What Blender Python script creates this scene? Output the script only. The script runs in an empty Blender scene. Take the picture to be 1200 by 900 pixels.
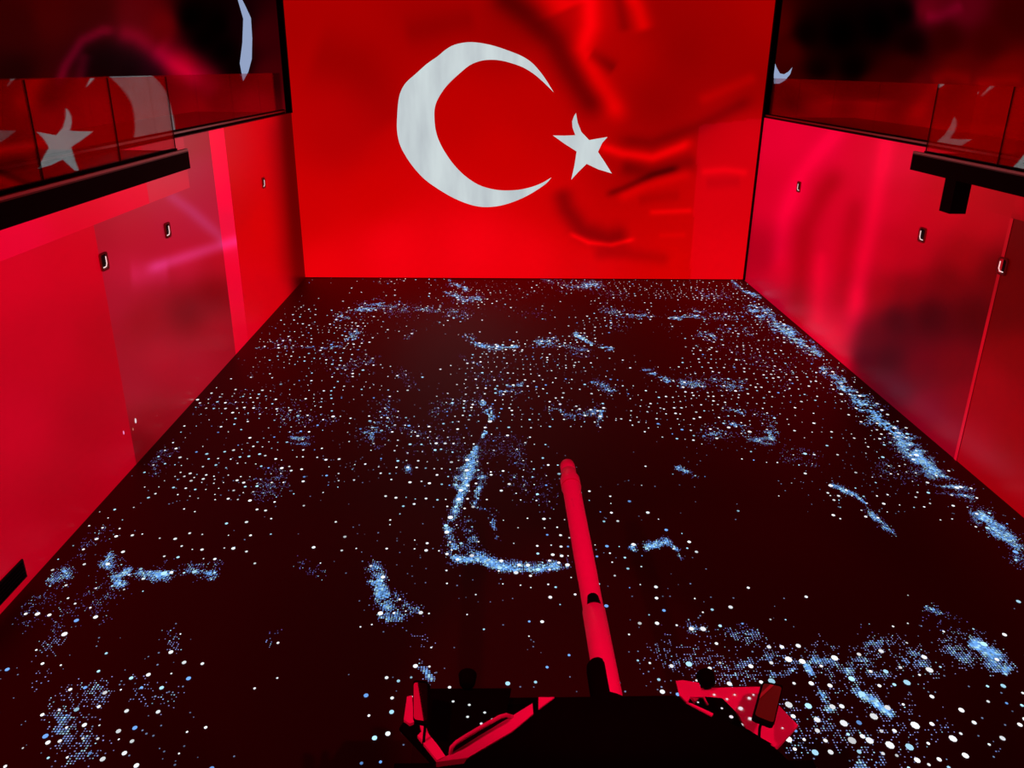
import bpy, bmesh, math
import numpy as np
from mathutils import Matrix, Vector

# ------------------------------------------------------------------ camera
H = 6.8                                        # eye height above the hall floor (standing on a gallery)
FPX, PITCH, YAW, ROLL = 943.6, 0.37335, 0.02343, 0.01077
_cp, _sp, _cy, _sy, _cr, _sr = math.cos(PITCH), math.sin(PITCH), math.cos(YAW), math.sin(YAW), math.cos(ROLL), math.sin(ROLL)
FW = np.array([_sy * _cp, _cy * _cp, -_sp])
_rt = np.array([_cy, -_sy, 0.0])
_up = np.cross(_rt, FW)
RT = _cr * _rt + _sr * _up
UP = -_sr * _rt + _cr * _up
EYE = np.array([0.0, 0.0, H])

scene = bpy.context.scene
COL = scene.collection
cam_data = bpy.data.cameras.new('camera')
cam_data.sensor_width = 36.0
cam_data.lens = FPX / 1200.0 * 36.0
cam_data.clip_start, cam_data.clip_end = 0.05, 200
cam = bpy.data.objects.new('camera', cam_data)
COL.objects.link(cam)
cam.matrix_world = Matrix(((RT[0], UP[0], -FW[0], 0), (RT[1], UP[1], -FW[1], 0), (RT[2], UP[2], -FW[2], H), (0, 0, 0, 1)))
scene.camera = cam

# ------------------------------------------------------------------ world, lamps, exposure
world = bpy.data.worlds.new('world')
scene.world = world
world.use_nodes = True
world.node_tree.nodes['Background'].inputs[0].default_value = (0, 0, 0, 1)
world.node_tree.nodes['Background'].inputs[1].default_value = 0.0
scene.view_settings.view_transform = 'Standard'
scene.view_settings.look = 'None'
scene.view_settings.exposure = 0.0
scene.view_settings.gamma = 1.0
scene.view_settings.use_curve_mapping = False


def spot(name, loc, target, energy, color, angle, blend=0.4, radius=0.15):
    l = bpy.data.lights.new(name, 'SPOT')
    l.energy, l.color, l.spot_size, l.spot_blend, l.shadow_soft_size = energy, color, math.radians(angle), blend, radius
    o = bpy.data.objects.new(name, l)
    COL.objects.link(o)
    o.location = loc
    o.rotation_euler = (Vector(target) - Vector(loc)).to_track_quat('-Z', 'Y').to_euler()
    return o


# unseen red spots added to brighten the gun barrel and mudguards
spot('added_red_spot', (-4.6, 2.0, 10.4), (0.95, 6.9, 1.6), 2900, (1.0, 0.0, 0.038), 27)
spot('added_red_spot', (6.6, 2.0, 10.4), (1.0, 6.9, 1.6), 2900, (1.0, 0.0, 0.038), 27)

# ------------------------------------------------------------------ helpers
XL, XR, D, ZT = -6.54, 8.715, 27.38, 5.41       # hall: left wall, right wall, screen wall, top of the side walls
ZC = 11.2                                       # ceiling
YB = -3.0                                       # wall behind the camera


def proj(P):
    v = np.asarray(P, float) - EYE
    d = np.maximum(v @ FW, 0.05)
    return np.stack([600 + FPX * (v @ RT) / d, 450 - FPX * (v @ UP) / d], -1)


def inv(px, py, **k):
    """point seen at a pixel on the plane x=, y= or z= given"""
    d = FW + RT * ((px - 600) / FPX) + UP * ((450 - py) / FPX)
    ax, val = list(k.items())[0]
    i = 'xyz'.index(ax)
    return EYE + d * ((val - EYE[i]) / d[i])


def lin(c):
    c = np.asarray(c, float) / 255.0
    return np.where(c <= 0.04045, c / 12.92, ((c + 0.055) / 1.055) ** 2.4)


def mat(name, base=(0.5, 0.5, 0.5), rough=0.5, metal=0.0, spec=0.5, emis=None, strength=1.0, attr=None, noise=0.0, nscale=8.0, bump=0.0, coat=0.0):
    m = bpy.data.materials.new(name)
    m.use_nodes = True
    nt = m.node_tree
    b = nt.nodes['Principled BSDF']
    b.inputs['Base Color'].default_value = (*base, 1)
    b.inputs['Roughness'].default_value = rough
    b.inputs['Metallic'].default_value = metal
    b.inputs['Specular IOR Level'].default_value = spec
    b.inputs['Coat Weight'].default_value = coat
    tc = nt.nodes.new('ShaderNodeTexCoord')
    if noise or bump:
        n = nt.nodes.new('ShaderNodeTexNoise')
        n.inputs['Scale'].default_value = nscale
        n.inputs['Detail'].default_value = 5
        nt.links.new(tc.outputs['Object'], n.inputs['Vector'])
        if noise:
            r = nt.nodes.new('ShaderNodeMapRange')
            r.inputs['To Min'].default_value = 1 - noise
            r.inputs['To Max'].default_value = 1 + noise
            nt.links.new(n.outputs['Fac'], r.inputs['Value'])
            x = nt.nodes.new('ShaderNodeMix')
            x.data_type = 'RGBA'
            x.blend_type = 'MULTIPLY'
            x.inputs[0].default_value = 1
            x.inputs[6].default_value = (*base, 1)
            nt.links.new(r.outputs['Result'], x.inputs[7])
            nt.links.new(x.outputs[2], b.inputs['Base Color'])
        if bump:
            bp = nt.nodes.new('ShaderNodeBump')
            bp.inputs['Strength'].default_value = bump
            bp.inputs['Distance'].default_value = 0.02
            nt.links.new(n.outputs['Fac'], bp.inputs['Height'])
            nt.links.new(bp.outputs['Normal'], b.inputs['Normal'])
    if emis is not None:
        b.inputs['Emission Color'].default_value = (*emis, 1)
        b.inputs['Emission Strength'].default_value = strength
    if attr:
        a = nt.nodes.new('ShaderNodeAttribute')
        a.attribute_name = attr
        nt.links.new(a.outputs['Color'], b.inputs['Emission Color'])
        b.inputs['Emission Strength'].default_value = strength
    return m


def glass_mat(name, tint, ior, gain=1.0, rough=0.0):
    m = bpy.data.materials.new(name)
    m.use_nodes = True
    nt = m.node_tree
    for n in list(nt.nodes):
        if n.type == 'BSDF_PRINCIPLED':
            nt.nodes.remove(n)
    out = [n for n in nt.nodes if n.type == 'OUTPUT_MATERIAL'][0]
    t = nt.nodes.new('ShaderNodeBsdfTransparent')
    t.inputs[0].default_value = (*tint, 1)
    g = nt.nodes.new('ShaderNodeBsdfGlossy')
    g.inputs['Roughness'].default_value = rough
    f = nt.nodes.new('ShaderNodeFresnel')
    f.inputs['IOR'].default_value = ior
    mu = nt.nodes.new('ShaderNodeMath')
    mu.operation = 'MULTIPLY'
    mu.use_clamp = True
    mu.inputs[1].default_value = gain
    mx = nt.nodes.new('ShaderNodeMixShader')
    nt.links.new(f.outputs[0], mu.inputs[0])
    nt.links.new(mu.outputs[0], mx.inputs[0])
    nt.links.new(t.outputs[0], mx.inputs[1])
    nt.links.new(g.outputs[0], mx.inputs[2])
    nt.links.new(mx.outputs[0], out.inputs['Surface'])
    return m


M = dict(
    screen=mat('projection_screen', (0.010, 0.008, 0.008), 0.6, spec=0.2, attr='picture'),
    plaster=mat('painted_wall_video_and_painted_light', (0.014, 0.010, 0.012), 0.36, spec=0.35, attr='picture'),
    sheen=mat('lacquered_wall_painted_sheen', (0.02, 0.014, 0.016), 0.30, spec=0.6, attr='picture', bump=0.03, nscale=2.2),
    floor=mat('black_vinyl_floor', (0.010, 0.003, 0.005), 0.58, spec=0.62, noise=0.18, nscale=0.35),
    black=mat('black_wall', (0.006, 0.005, 0.006), 0.7, spec=0.2, noise=0.2),
    trim=mat('black_metal_trim', (0.006, 0.004, 0.005), 0.75, spec=0.08, noise=0.2, nscale=4),
    alu=mat('brushed_aluminium', (0.42, 0.36, 0.36), 0.35, metal=0.7, noise=0.08, nscale=30),
    slab=mat('gallery_floor_dark', (0.03, 0.025, 0.026), 0.35, spec=0.5, noise=0.2, nscale=3),
    glaze_glow=mat('dark_glazing_painted_reflections', (0.003, 0.002, 0.003), 0.4, spec=0.04, attr='picture'),
    lamp_lip=mat('lamp_lip_white', (0.8, 0.7, 0.7), 0.4, emis=tuple(lin((255, 215, 215))), strength=1.0),
    niche=mat('niche_dark_red_paint', (0.55, 0.04, 0.06), 0.6, noise=0.1),
    hole=mat('niche_black', (0.004, 0.003, 0.003), 0.8, noise=0.1),
    speck=mat('video_speckle', (0.01, 0.01, 0.01), 0.6, attr='picture'),
    tank_black_unlit=mat('matte_black_and_shade', (0.0016, 0.0014, 0.0016), 0.85, spec=0.02, noise=0.25, nscale=5),  # unlit hull, turret and left mudguard are painted black with this too
    tank_lit=mat('pale_lit_paint', (0.74, 0.72, 0.70), 0.5, spec=0.35, noise=0.07, nscale=6, bump=0.05),  # paler paint on the parts that the red light picks out
    barrel=mat('pale_gun_paint', (0.82, 0.78, 0.76), 0.48, spec=0.35, noise=0.05, nscale=9, bump=0.04),
    rubber=mat('track_rubber', (0.012, 0.011, 0.011), 0.85, spec=0.2, noise=0.25, nscale=12),
    mirror=mat('mirror_glass', (0.75, 0.75, 0.75), 0.02, metal=1.0, noise=0.03, nscale=3),
    glass=glass_mat('clear_glass', (0.93, 0.88, 0.88), 1.5, 0.44),
    rearglass=glass_mat('rear_tinted_glass', (0.30, 0.26, 0.26), 1.45, 1.0),
)

M['floor'].node_tree.nodes['Principled BSDF'].inputs['Specular Tint'].default_value = (1.0, 0.22, 0.28, 1)   # turns the floor's reflections red instead of grey


def smooth(o, on=True):
    for p in o.data.polygons:
        p.use_smooth = on


def link(name, me, material=None, parent=None, kind=None):
    o = bpy.data.objects.new(name, me)
    COL.objects.link(o)
    if material is not None and me is not None and not me.materials:
        me.materials.append(material)
    if parent is not None:
        o.parent = parent
        o.matrix_parent_inverse = parent.matrix_basis.inverted()
    if kind:
        o['kind'] = kind
    return o


def tag(o, label, cat, group=None, kind=None):
    o['label'] = label
    if cat:
        o['category'] = cat
    if group:
        o['group'] = group
    if kind:
        o['kind'] = kind
    return o


def thing(name, label, cat, loc=(0, 0, 0), group=None):
    o = bpy.data.objects.new(name, None)
    o.empty_display_size = 0.2
    o.location = loc
    COL.objects.link(o)
    return tag(o, label, cat, group)


def bm_obj(name, bm, material, parent=None, kind=None, sm=False, bevel=0.0, seg=2):
    if bevel:
        bmesh.ops.bevel(bm, geom=list(bm.edges), offset=bevel, segments=seg, affect='EDGES', profile=0.6, clamp_overlap=True)
    bmesh.ops.recalc_face_normals(bm, faces=bm.faces)
    me = bpy.data.meshes.new(name)
    bm.to_mesh(me)
    bm.free()
    o = link(name, me, material, parent, kind)
    if sm:
        smooth(o)
    return o


def box_bm(x0, x1, y0, y1, z0, z1, bm=None):
    bm = bm or bmesh.new()
    r = bmesh.ops.create_cube(bm, size=1.0)
    for v in r['verts']:
        v.co = Vector(((x0 + x1) / 2 + v.co.x * (x1 - x0), (y0 + y1) / 2 + v.co.y * (y1 - y0), (z0 + z1) / 2 + v.co.z * (z1 - z0)))
    return bm


def box(name, b, material, parent=None, kind=None, bevel=0.0):
    return bm_obj(name, box_bm(*b), material, parent, kind, bevel=bevel)


def prism(name, top, bottom, material, parent=None, kind=None, bevel=0.0):
    """closed solid between two polygons with the same number of corners"""
    bm = bmesh.new()
    a = [bm.verts.new(p) for p in top]
    b = [bm.verts.new(p) for p in bottom]
    n = len(a)
    bm.faces.new(a)
    bm.faces.new(b[::-1])
    for i in range(n):
        bm.faces.new((a[i], b[i], b[(i + 1) % n], a[(i + 1) % n]))
    return bm_obj(name, bm, material, parent, kind, bevel=bevel)


def plate(name, pts, thick, material, parent=None, bevel=0.0):
    return prism(name, pts, [(p[0], p[1], p[2] - thick) for p in pts], material, parent, bevel=bevel)


def lathe_y(name, prof, x, z, material, parent=None, n=40):
    """turned about an axis along y; prof = [(y, r), ...]"""
    bm = bmesh.new()
    rings = []
    for (y, r) in prof:
        rings.append([bm.verts.new((x + r * math.cos(2 * math.pi * k / n), y, z + r * math.sin(2 * math.pi * k / n))) for k in range(n)])
    for a, b in zip(rings, rings[1:]):
        for k in range(n):
            bm.faces.new((a[k], a[(k + 1) % n], b[(k + 1) % n], b[k]))
    bm.faces.new(rings[0])
    bm.faces.new(rings[-1][::-1])
    o = bm_obj(name, bm, material, parent)
    for p in o.data.polygons:
        p.use_smooth = len(p.vertices) == 4
    return o


def tube(name, pts, r, material, parent=None, n=10):
    bm = bmesh.new()
    pts = [Vector(p) for p in pts]
    rings = []
    for i, p in enumerate(pts):
        t = (pts[min(i + 1, len(pts) - 1)] - pts[max(i - 1, 0)]).normalized()
        a = t.orthogonal().normalized() if i == 0 else (a - t * a.dot(t)).normalized()
        b = t.cross(a)
        rings.append([bm.verts.new(p + r * (math.cos(2 * math.pi * k / n) * a + math.sin(2 * math.pi * k / n) * b)) for k in range(n)])
    for u, v in zip(rings, rings[1:]):
        for k in range(n):
            bm.faces.new((u[k], u[(k + 1) % n], v[(k + 1) % n], v[k]))
    bm.faces.new(rings[0][::-1])
    bm.faces.new(rings[-1])
    return bm_obj(name, bm, material, parent, sm=True)


def grid(name, p0, u, v, nu, nv, colour, material, parent=None, kind=None, back=None):
    """flat wall piece with video or reflected light painted in (point attribute 'picture'); back = a vector giving it thickness"""
    p0, u, v = (np.asarray(a, float) for a in (p0, u, v))
    s, t = np.meshgrid(np.linspace(0, 1, nu + 1), np.linspace(0, 1, nv + 1), indexing='ij')
    P = p0 + s[..., None] * u + t[..., None] * v
    co = P.reshape(-1, 3)
    idx = np.arange((nu + 1) * (nv + 1)).reshape(nu + 1, nv + 1)
    F = np.stack([idx[:-1, :-1], idx[1:, :-1], idx[1:, 1:], idx[:-1, 1:]], -1).reshape(-1, 4)
    faces = F.tolist()
    cols = colour(co)
    if back is not None:
        c = [int(idx[0, 0]), int(idx[-1, 0]), int(idx[-1, -1]), int(idx[0, -1])]
        n0 = len(co)
        co = np.vstack([co, co[c] + np.asarray(back, float)])
        cols = np.vstack([cols, np.zeros((4, 3))])
        faces.append([n0 + 3, n0 + 2, n0 + 1, n0])
    me = bpy.data.meshes.new(name)
    me.from_pydata(co.tolist(), [], faces)
    a = me.attributes.new('picture', 'FLOAT_COLOR', 'POINT')
    a.data.foreach_set('color', np.hstack([cols, np.ones((len(cols), 1))]).astype(np.float32).ravel())
    me.update()
    return link(name, me, material, parent, kind)


def idw(ctrl, power=3.0, soft=12.0, strokes=()):
    """smooth blend of colours known at pixels of the picture"""
    pts = np.array([c[:2] for c in ctrl], float)
    rgb = np.array([c[2:] for c in ctrl], float)

    def f(P):
        q = proj(P)
        d2 = ((q[:, None, :] - pts[None]) ** 2).sum(-1) + soft * soft
        w = d2 ** (-power / 2)
        c = (w @ rgb) / w.sum(1, keepdims=True)
        for pl, sd, d in strokes:
            c = c + stroke_weight(q, pl, sd)[:, None] * np.array(d, float)
        return lin(np.clip(c, 0, 254))
    return f


def seg_dist(q, pl):
    best = np.full(len(q), 1e9)
    pl = np.asarray(pl, float)
    for a, b in zip(pl, pl[1:]):
        d = b - a
        t = np.clip(((q - a) @ d) / max(d @ d, 1e-9), 0, 1)
        best = np.minimum(best, np.hypot(*(q - a - t[:, None] * d).T))
    return best


def stroke_weight(q, pl, sd, fade=0.14):
    """soft brush stroke along a polyline, fading out at both ends"""
    pl = np.asarray(pl, float)
    L = np.concatenate([[0], np.cumsum(np.hypot(*np.diff(pl, axis=0).T))])
    best, u = np.full(len(q), 1e9), np.zeros(len(q))
    for i, (a, b) in enumerate(zip(pl, pl[1:])):
        d = b - a
        t = np.clip(((q - a) @ d) / max(d @ d, 1e-9), 0, 1)
        r = np.hypot(*(q - a - t[:, None] * d).T)
        m = r < best
        best[m], u[m] = r[m], ((L[i] + t * (L[i + 1] - L[i])) / L[-1])[m]
    e = np.clip(np.minimum(u, 1 - u) / fade, 0, 1)
    return np.exp(-(best / sd) ** 2 * 0.75) * e * e * (3 - 2 * e)


# ------------------------------------------------------------------ the hall
floor = box('floor', (XL - 0.3, XR + 0.3, YB, D + 0.3, -0.2, 0.0), M['floor'], kind='structure')
tag(floor, 'black hall floor covered in drifting white and blue light specks', None)
ceiling = box('ceiling', (XL - 4, XR + 4, YB, D + 0.3, ZC, ZC + 0.2), M['black'], kind='structure')
tag(ceiling, 'black ceiling above the hall', None)
rear = box('wall_rear', (XL - 4, XR + 4, YB - 0.2, YB, -0.2, ZC), M['black'], kind='structure')
tag(rear, 'black wall closing the hall opposite the flag screen', None)

# --- screen wall with the flag
FLAG_BASE = [(345, 20, 165, 0, 0), (420, 60, 168, 0, 0), (400, 160, 178, 0, 2), (360, 250, 205, 0, 2), (440, 230, 205, 0, 0), (380, 315, 236, 0, 6), (460, 290, 245, 0, 10),
             (560, 290, 246, 0, 10), (620, 300, 240, 0, 8), (540, 130, 188, 0, 0), (590, 180, 200, 0, 0), (500, 20, 155, 0, 0), (590, 30, 150, 0, 0), (620, 130, 185, 0, 0), (650, 235, 205, 0, 2),
             (700, 310, 222, 0, 5), (780, 310, 214, 0, 0), (850, 310, 212, 0, 2), (850, 230, 200, 0, 3), (800, 60, 138, 0, 0), (860, 40, 150, 0, 0), (880, 100, 145, 0, 0),
             (770, 120, 140, 0, 0), (700, 20, 190, 0, 2), (740, 60, 172, 0, 0), (770, 20, 145, 0, 0), (890, 20, 165, 0, 0), (720, 250, 190, 0, 0), (770, 250, 195, 0, 0), (730, 200, 160, 0, 0), (880, 160, 195, 0, 5),
             (450, -120, 150, 0, 0), (760, -120, 160, 0, 0)]
FLAG_FOLDS = [([(570, -20), (620, 18), (650, 48), (668, 82), (690, 115), (712, 140)], 15, -62), ([(690, -60), (692, 30), (682, 58), (698, 92), (722, 128), (736, 150)], 11, 62),
              ([(640, -40), (665, 15)], 22, 50), ([(728, -30), (748, 10), (757, 40)], 9, 58), ([(722, -20), (733, 40)], 6, -30), ([(690, 62), (722, 82)], 7, -42),
              ([(694, 168), (730, 180), (765, 185), (798, 172), (816, 162)], 5.5, 62), ([(715, 163), (765, 168), (815, 150), (890, 112)], 7, -32), ([(815, 120), (890, 88)], 6, 22),
              ([(722, 194), (760, 202), (822, 188)], 9, -42), ([(706, 230), (730, 221), (765, 205), (800, 195)], 3.5, -60), ([(720, 234), (760, 216), (815, 200)], 6, 30),
              ([(655, 215), (664, 245), (682, 270), (712, 280), (742, 274)], 10, -58), ([(664, 272), (690, 284), (716, 287), (748, 279)], 2.6, 62), ([(690, 297), (735, 297), (790, 305)], 7, -26),
              ([(758, 249), (806, 247), (815, 247)], 3, 36), ([(770, 276), (806, 275)], 3, 14), ([(745, 235), (800, 228)], 6, -16), ([(818, 202), (850, 199), (880, 203)], 4, 26), ([(825, 215), (870, 212)], 6, -14),
              ([(360, 60), (420, 80), (470, 150)], 30, -16), ([(470, 40), (560, 20)], 14, -14)]
_fb = np.array([c[:2] for c in FLAG_BASE], float)
_fc = np.array([c[2:] for c in FLAG_BASE], float)


def flag_colour(P):
    q = proj(P)
    d2 = ((q[:, None, :] - _fb[None]) ** 2).sum(-1) + 900
    w = d2 ** -1.6
    c = (w @ _fc) / w.sum(1, keepdims=True)
    for pl, s, amp in FLAG_FOLDS:
        c[:, 0] += amp * 1.08 * stroke_weight(q, pl, s)
    # corner where two projector pictures overlap
    over = (q[:, 0] > 819 - (q[:, 1] - 147) * 0.06) & (q[:, 1] > 147 - (q[:, 0] - 817) * 0.11)
    c[over, 0] += 16
    c[over, 2] += 8
    k = np.clip((c[:, 0] - 215) / 40, 0, 1)
    c[:, 2] += 6 * k
    return lin(np.clip(c, 0, 252))


wall_screen = grid('wall_screen', (XL, D, 0.02), (XR - XL, 0, 0), (0, 0, 10.6), 270, 190, flag_colour, M['screen'], kind='structure', back=(0, 0.2, 0))
tag(wall_screen, 'red screen wall showing a waving flag with white crescent and star', None)
box('wall_behind_screen', (XL - 4, XR + 4, D + 0.22, D + 0.3, -0.2, ZC), M['black'], kind='structure')

Z4 = lambda pts: [(440 + x / 4, 30 + y / 4) for x, y in pts]
CRESCENT = Z4([(835, 312), (790, 240), (740, 180), (690, 145), (630, 120), (560, 96), (490, 81), (430, 78), (370, 90), (330, 112), (290, 145), (240, 180), (190, 225), (145, 265), (120, 305), (108, 350), (102, 420),
               (101, 490), (112, 550), (135, 600), (175, 660), (230, 720), (300, 770), (370, 810), (440, 838), (500, 850), (560, 848), (620, 835), (690, 808), (750, 775), (800, 740), (825, 712),
               (780, 738), (730, 757), (670, 770), (600, 773), (540, 765), (480, 745), (420, 705), (370, 655), (330, 600), (300, 545), (282, 490), (276, 430), (278, 385), (292, 345), (320, 300),
               (350, 265), (390, 228), (440, 187), (490, 166), (540, 160), (590, 164), (640, 177), (690, 195), (740, 225), (785, 263)])
STAR = Z4([(940, 410), (948, 455), (965, 498), (1002, 537), (1040, 530), (1088, 522), (1063, 550), (1043, 592), (1075, 640), (1108, 693), (1045, 674), (990, 648), (952, 685), (918, 722), (933, 655), (943, 590), (885, 553), (832, 515), (885, 516),
           (937, 514), (924, 478), (922, 450), (930, 425)])


def rounded(pts, tips):
    """spline through the outline, sharp only at the tips"""
    out, n = [], len(pts)
    for k, i0 in enumerate(tips):
        i1 = tips[(k + 1) % len(tips)]
        seg = [np.array(pts[i % n], float) for i in range(i0, (i1 if i1 > i0 else i1 + n) + 1)]
        ext = [2 * seg[0] - seg[1]] + seg + [2 * seg[-1] - seg[-2]]
        for j in range(1, len(ext) - 2):
            a, b, c, d = ext[j - 1:j + 3]
            for t in (0, 1 / 3, 2 / 3):
                out.append(0.5 * (2 * b + (c - a) * t + (2 * a - 5 * b + 4 * c - d) * t * t + (3 * b - a - 3 * c + d) * t ** 3))
    return out


def emblem(name, pts, material, tips=None):
    P = [inv(x, y, y=D - 0.012) for x, y in (rounded(pts, tips) if tips else pts)]
    bm = bmesh.new()
    vs = [bm.verts.new(p) for p in P]
    bm.faces.new(vs)
    ex = bmesh.ops.extrude_face_region(bm, geom=list(bm.faces))
    for g in ex['geom']:
        if isinstance(g, bmesh.types.BMVert):
            g.co.y += 0.01
    bmesh.ops.triangulate(bm, faces=bm.faces)
    return bm_obj(name, bm, material, wall_screen)


def pale_picture():
    m = mat('pale_emblem_picture', (0.01, 0.01, 0.01), 0.6, spec=0.2, emis=(0.5, 0.55, 0.55))
    nt = m.node_tree
    b = nt.nodes['Principled BSDF']
    g = nt.nodes.new('ShaderNodeNewGeometry')
    mp = nt.nodes.new('ShaderNodeMapping')
    mp.inputs['Scale'].default_value = (1.1, 1, 0.22)
    n = nt.nodes.new('ShaderNodeTexNoise')
    n.inputs['Scale'].default_value = 1.6
    n.inputs['Detail'].default_value = 4
    r = nt.nodes.new('ShaderNodeValToRGB')
    r.color_ramp.elements[0].position, r.color_ramp.elements[1].position = 0.32, 0.68
    r.color_ramp.elements[0].color = (*lin((184, 193, 198)), 1)
    r.color_ramp.elements[1].color = (*lin((206, 217, 219)), 1)
    nt.links.new(g.outputs['Position'], mp.inputs['Vector'])
    nt.links.new(mp.outputs[0], n.inputs['Vector'])
    nt.links.new(n.outputs['Fac'], r.inputs['Fac'])
    nt.links.new(r.outputs['Color'], b.inputs['Emission Color'])
    return m


PALE = pale_picture()
emblem('crescent', CRESCENT, PALE, (0, 31))['label'] = 'pale white crescent'
emblem('star', STAR, PALE)['label'] = 'pale white five-pointed star'

# --- side walls: plastered panels, video, sheen and corner falloff painted into each
wall_left = box('wall_left', (XL - 0.30, XL - 0.09, YB, D + 0.2, 0, ZT - 0.02), M['black'], kind='structure')
tag(wall_left, 'red lit side wall of flat panels below the gallery', None)
wall_right = box('wall_right', (XR + 0.09, XR + 0.30, YB, D + 0.2, 0, ZT - 0.02), M['black'], kind='structure')
tag(wall_right, 'red lit side wall with soft vertical folds below the gallery', None)


def side_panel(name, side, y0, y1, z0, z1, ctrl, material, proud=0.0, step=0.12, **kw):
    x = XL + proud if side < 0 else XR - proud
    par = wall_left if side < 0 else wall_right
    nu, nv = max(2, int((y1 - y0) / step)), max(2, int((z1 - z0) / step))
    f = idw(ctrl, **kw)
    return grid(name, (x, y0, z0), (0, y1 - y0, 0), (0, 0, z1 - z0), nu, nv, f, material, par, back=(side * (0.085 + proud), 0, 0))


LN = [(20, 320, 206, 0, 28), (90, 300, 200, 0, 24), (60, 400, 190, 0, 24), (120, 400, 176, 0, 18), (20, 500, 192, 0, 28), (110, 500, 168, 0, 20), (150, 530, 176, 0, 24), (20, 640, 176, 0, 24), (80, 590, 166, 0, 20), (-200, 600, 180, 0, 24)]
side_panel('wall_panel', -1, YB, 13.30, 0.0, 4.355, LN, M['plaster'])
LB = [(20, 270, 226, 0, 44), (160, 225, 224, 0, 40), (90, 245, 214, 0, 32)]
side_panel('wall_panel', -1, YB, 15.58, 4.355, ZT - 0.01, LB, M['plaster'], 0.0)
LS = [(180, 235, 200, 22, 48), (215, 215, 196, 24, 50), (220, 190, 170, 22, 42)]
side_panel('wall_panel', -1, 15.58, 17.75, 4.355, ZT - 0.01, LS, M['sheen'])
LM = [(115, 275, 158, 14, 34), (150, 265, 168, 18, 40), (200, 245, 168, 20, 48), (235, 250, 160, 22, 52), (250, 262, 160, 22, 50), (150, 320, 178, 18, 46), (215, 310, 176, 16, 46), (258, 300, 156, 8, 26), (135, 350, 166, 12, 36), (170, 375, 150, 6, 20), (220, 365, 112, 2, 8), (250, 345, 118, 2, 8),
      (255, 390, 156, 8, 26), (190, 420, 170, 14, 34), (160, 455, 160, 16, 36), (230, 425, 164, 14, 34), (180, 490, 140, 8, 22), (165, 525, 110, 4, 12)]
LMS = [([(190, 222), (225, 248), (275, 292)], 6, (8, 20, 34)), ([(165, 318), (205, 305), (245, 292), (310, 273)], 6, (30, 26, 54)), ([(150, 322), (200, 318)], 12, (18, 10, 24))]  # pinkish sheen streaks painted into the panel's glow
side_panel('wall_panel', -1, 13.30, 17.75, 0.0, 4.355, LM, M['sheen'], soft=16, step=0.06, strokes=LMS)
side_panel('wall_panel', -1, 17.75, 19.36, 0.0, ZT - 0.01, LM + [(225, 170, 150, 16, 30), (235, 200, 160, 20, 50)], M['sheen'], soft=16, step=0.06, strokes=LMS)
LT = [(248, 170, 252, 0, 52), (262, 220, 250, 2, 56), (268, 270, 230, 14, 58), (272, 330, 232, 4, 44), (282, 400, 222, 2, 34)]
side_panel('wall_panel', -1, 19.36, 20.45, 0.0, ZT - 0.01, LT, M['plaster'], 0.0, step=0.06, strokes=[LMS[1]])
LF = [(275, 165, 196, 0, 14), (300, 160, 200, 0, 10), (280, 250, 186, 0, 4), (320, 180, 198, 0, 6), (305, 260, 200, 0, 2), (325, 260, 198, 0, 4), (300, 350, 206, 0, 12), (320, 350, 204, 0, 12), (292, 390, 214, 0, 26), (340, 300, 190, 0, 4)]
LFS = [([(331, 40), (337, 130), (344, 220), (353, 320), (362, 420)], 11, (-150, 0, -8)), ([(318, 130), (326, 220), (338, 340)], 9, (-26, 0, 0))]  # light falloff along the screen corner painted as dark strokes
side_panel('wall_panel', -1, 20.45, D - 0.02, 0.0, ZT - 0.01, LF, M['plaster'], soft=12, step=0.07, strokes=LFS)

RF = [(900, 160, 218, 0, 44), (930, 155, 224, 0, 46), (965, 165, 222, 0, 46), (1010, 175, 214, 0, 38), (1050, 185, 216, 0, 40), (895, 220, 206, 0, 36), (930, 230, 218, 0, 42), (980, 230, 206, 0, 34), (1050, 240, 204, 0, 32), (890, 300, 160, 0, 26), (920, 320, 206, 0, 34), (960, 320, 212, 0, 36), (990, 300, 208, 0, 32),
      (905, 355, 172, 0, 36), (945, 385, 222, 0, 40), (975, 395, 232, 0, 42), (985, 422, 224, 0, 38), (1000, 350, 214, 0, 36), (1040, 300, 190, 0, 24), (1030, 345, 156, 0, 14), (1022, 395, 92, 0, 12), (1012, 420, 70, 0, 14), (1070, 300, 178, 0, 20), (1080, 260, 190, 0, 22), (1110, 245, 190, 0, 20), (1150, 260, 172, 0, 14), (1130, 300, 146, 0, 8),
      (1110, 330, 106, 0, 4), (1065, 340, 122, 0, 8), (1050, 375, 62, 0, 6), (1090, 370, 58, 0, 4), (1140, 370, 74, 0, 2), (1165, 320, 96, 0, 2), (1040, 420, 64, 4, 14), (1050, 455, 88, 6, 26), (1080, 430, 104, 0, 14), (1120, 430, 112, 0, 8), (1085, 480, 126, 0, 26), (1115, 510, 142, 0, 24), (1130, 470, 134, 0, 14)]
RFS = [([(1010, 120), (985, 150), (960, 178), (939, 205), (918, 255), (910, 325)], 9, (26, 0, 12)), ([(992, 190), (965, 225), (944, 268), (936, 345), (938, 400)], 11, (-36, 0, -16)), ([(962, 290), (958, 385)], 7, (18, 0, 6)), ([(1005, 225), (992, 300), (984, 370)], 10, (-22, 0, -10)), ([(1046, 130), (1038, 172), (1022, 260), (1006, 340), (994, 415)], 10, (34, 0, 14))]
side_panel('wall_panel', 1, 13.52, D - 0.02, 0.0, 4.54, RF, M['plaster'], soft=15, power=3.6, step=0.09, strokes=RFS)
side_panel('wall_panel', 1, 13.52, D - 0.02, 4.54, ZT - 0.01, RF + [(1130, 235, 176, 0, 14), (1180, 245, 160, 0, 10)], M['plaster'], soft=15, power=3.6, step=0.09, strokes=RFS)
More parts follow.
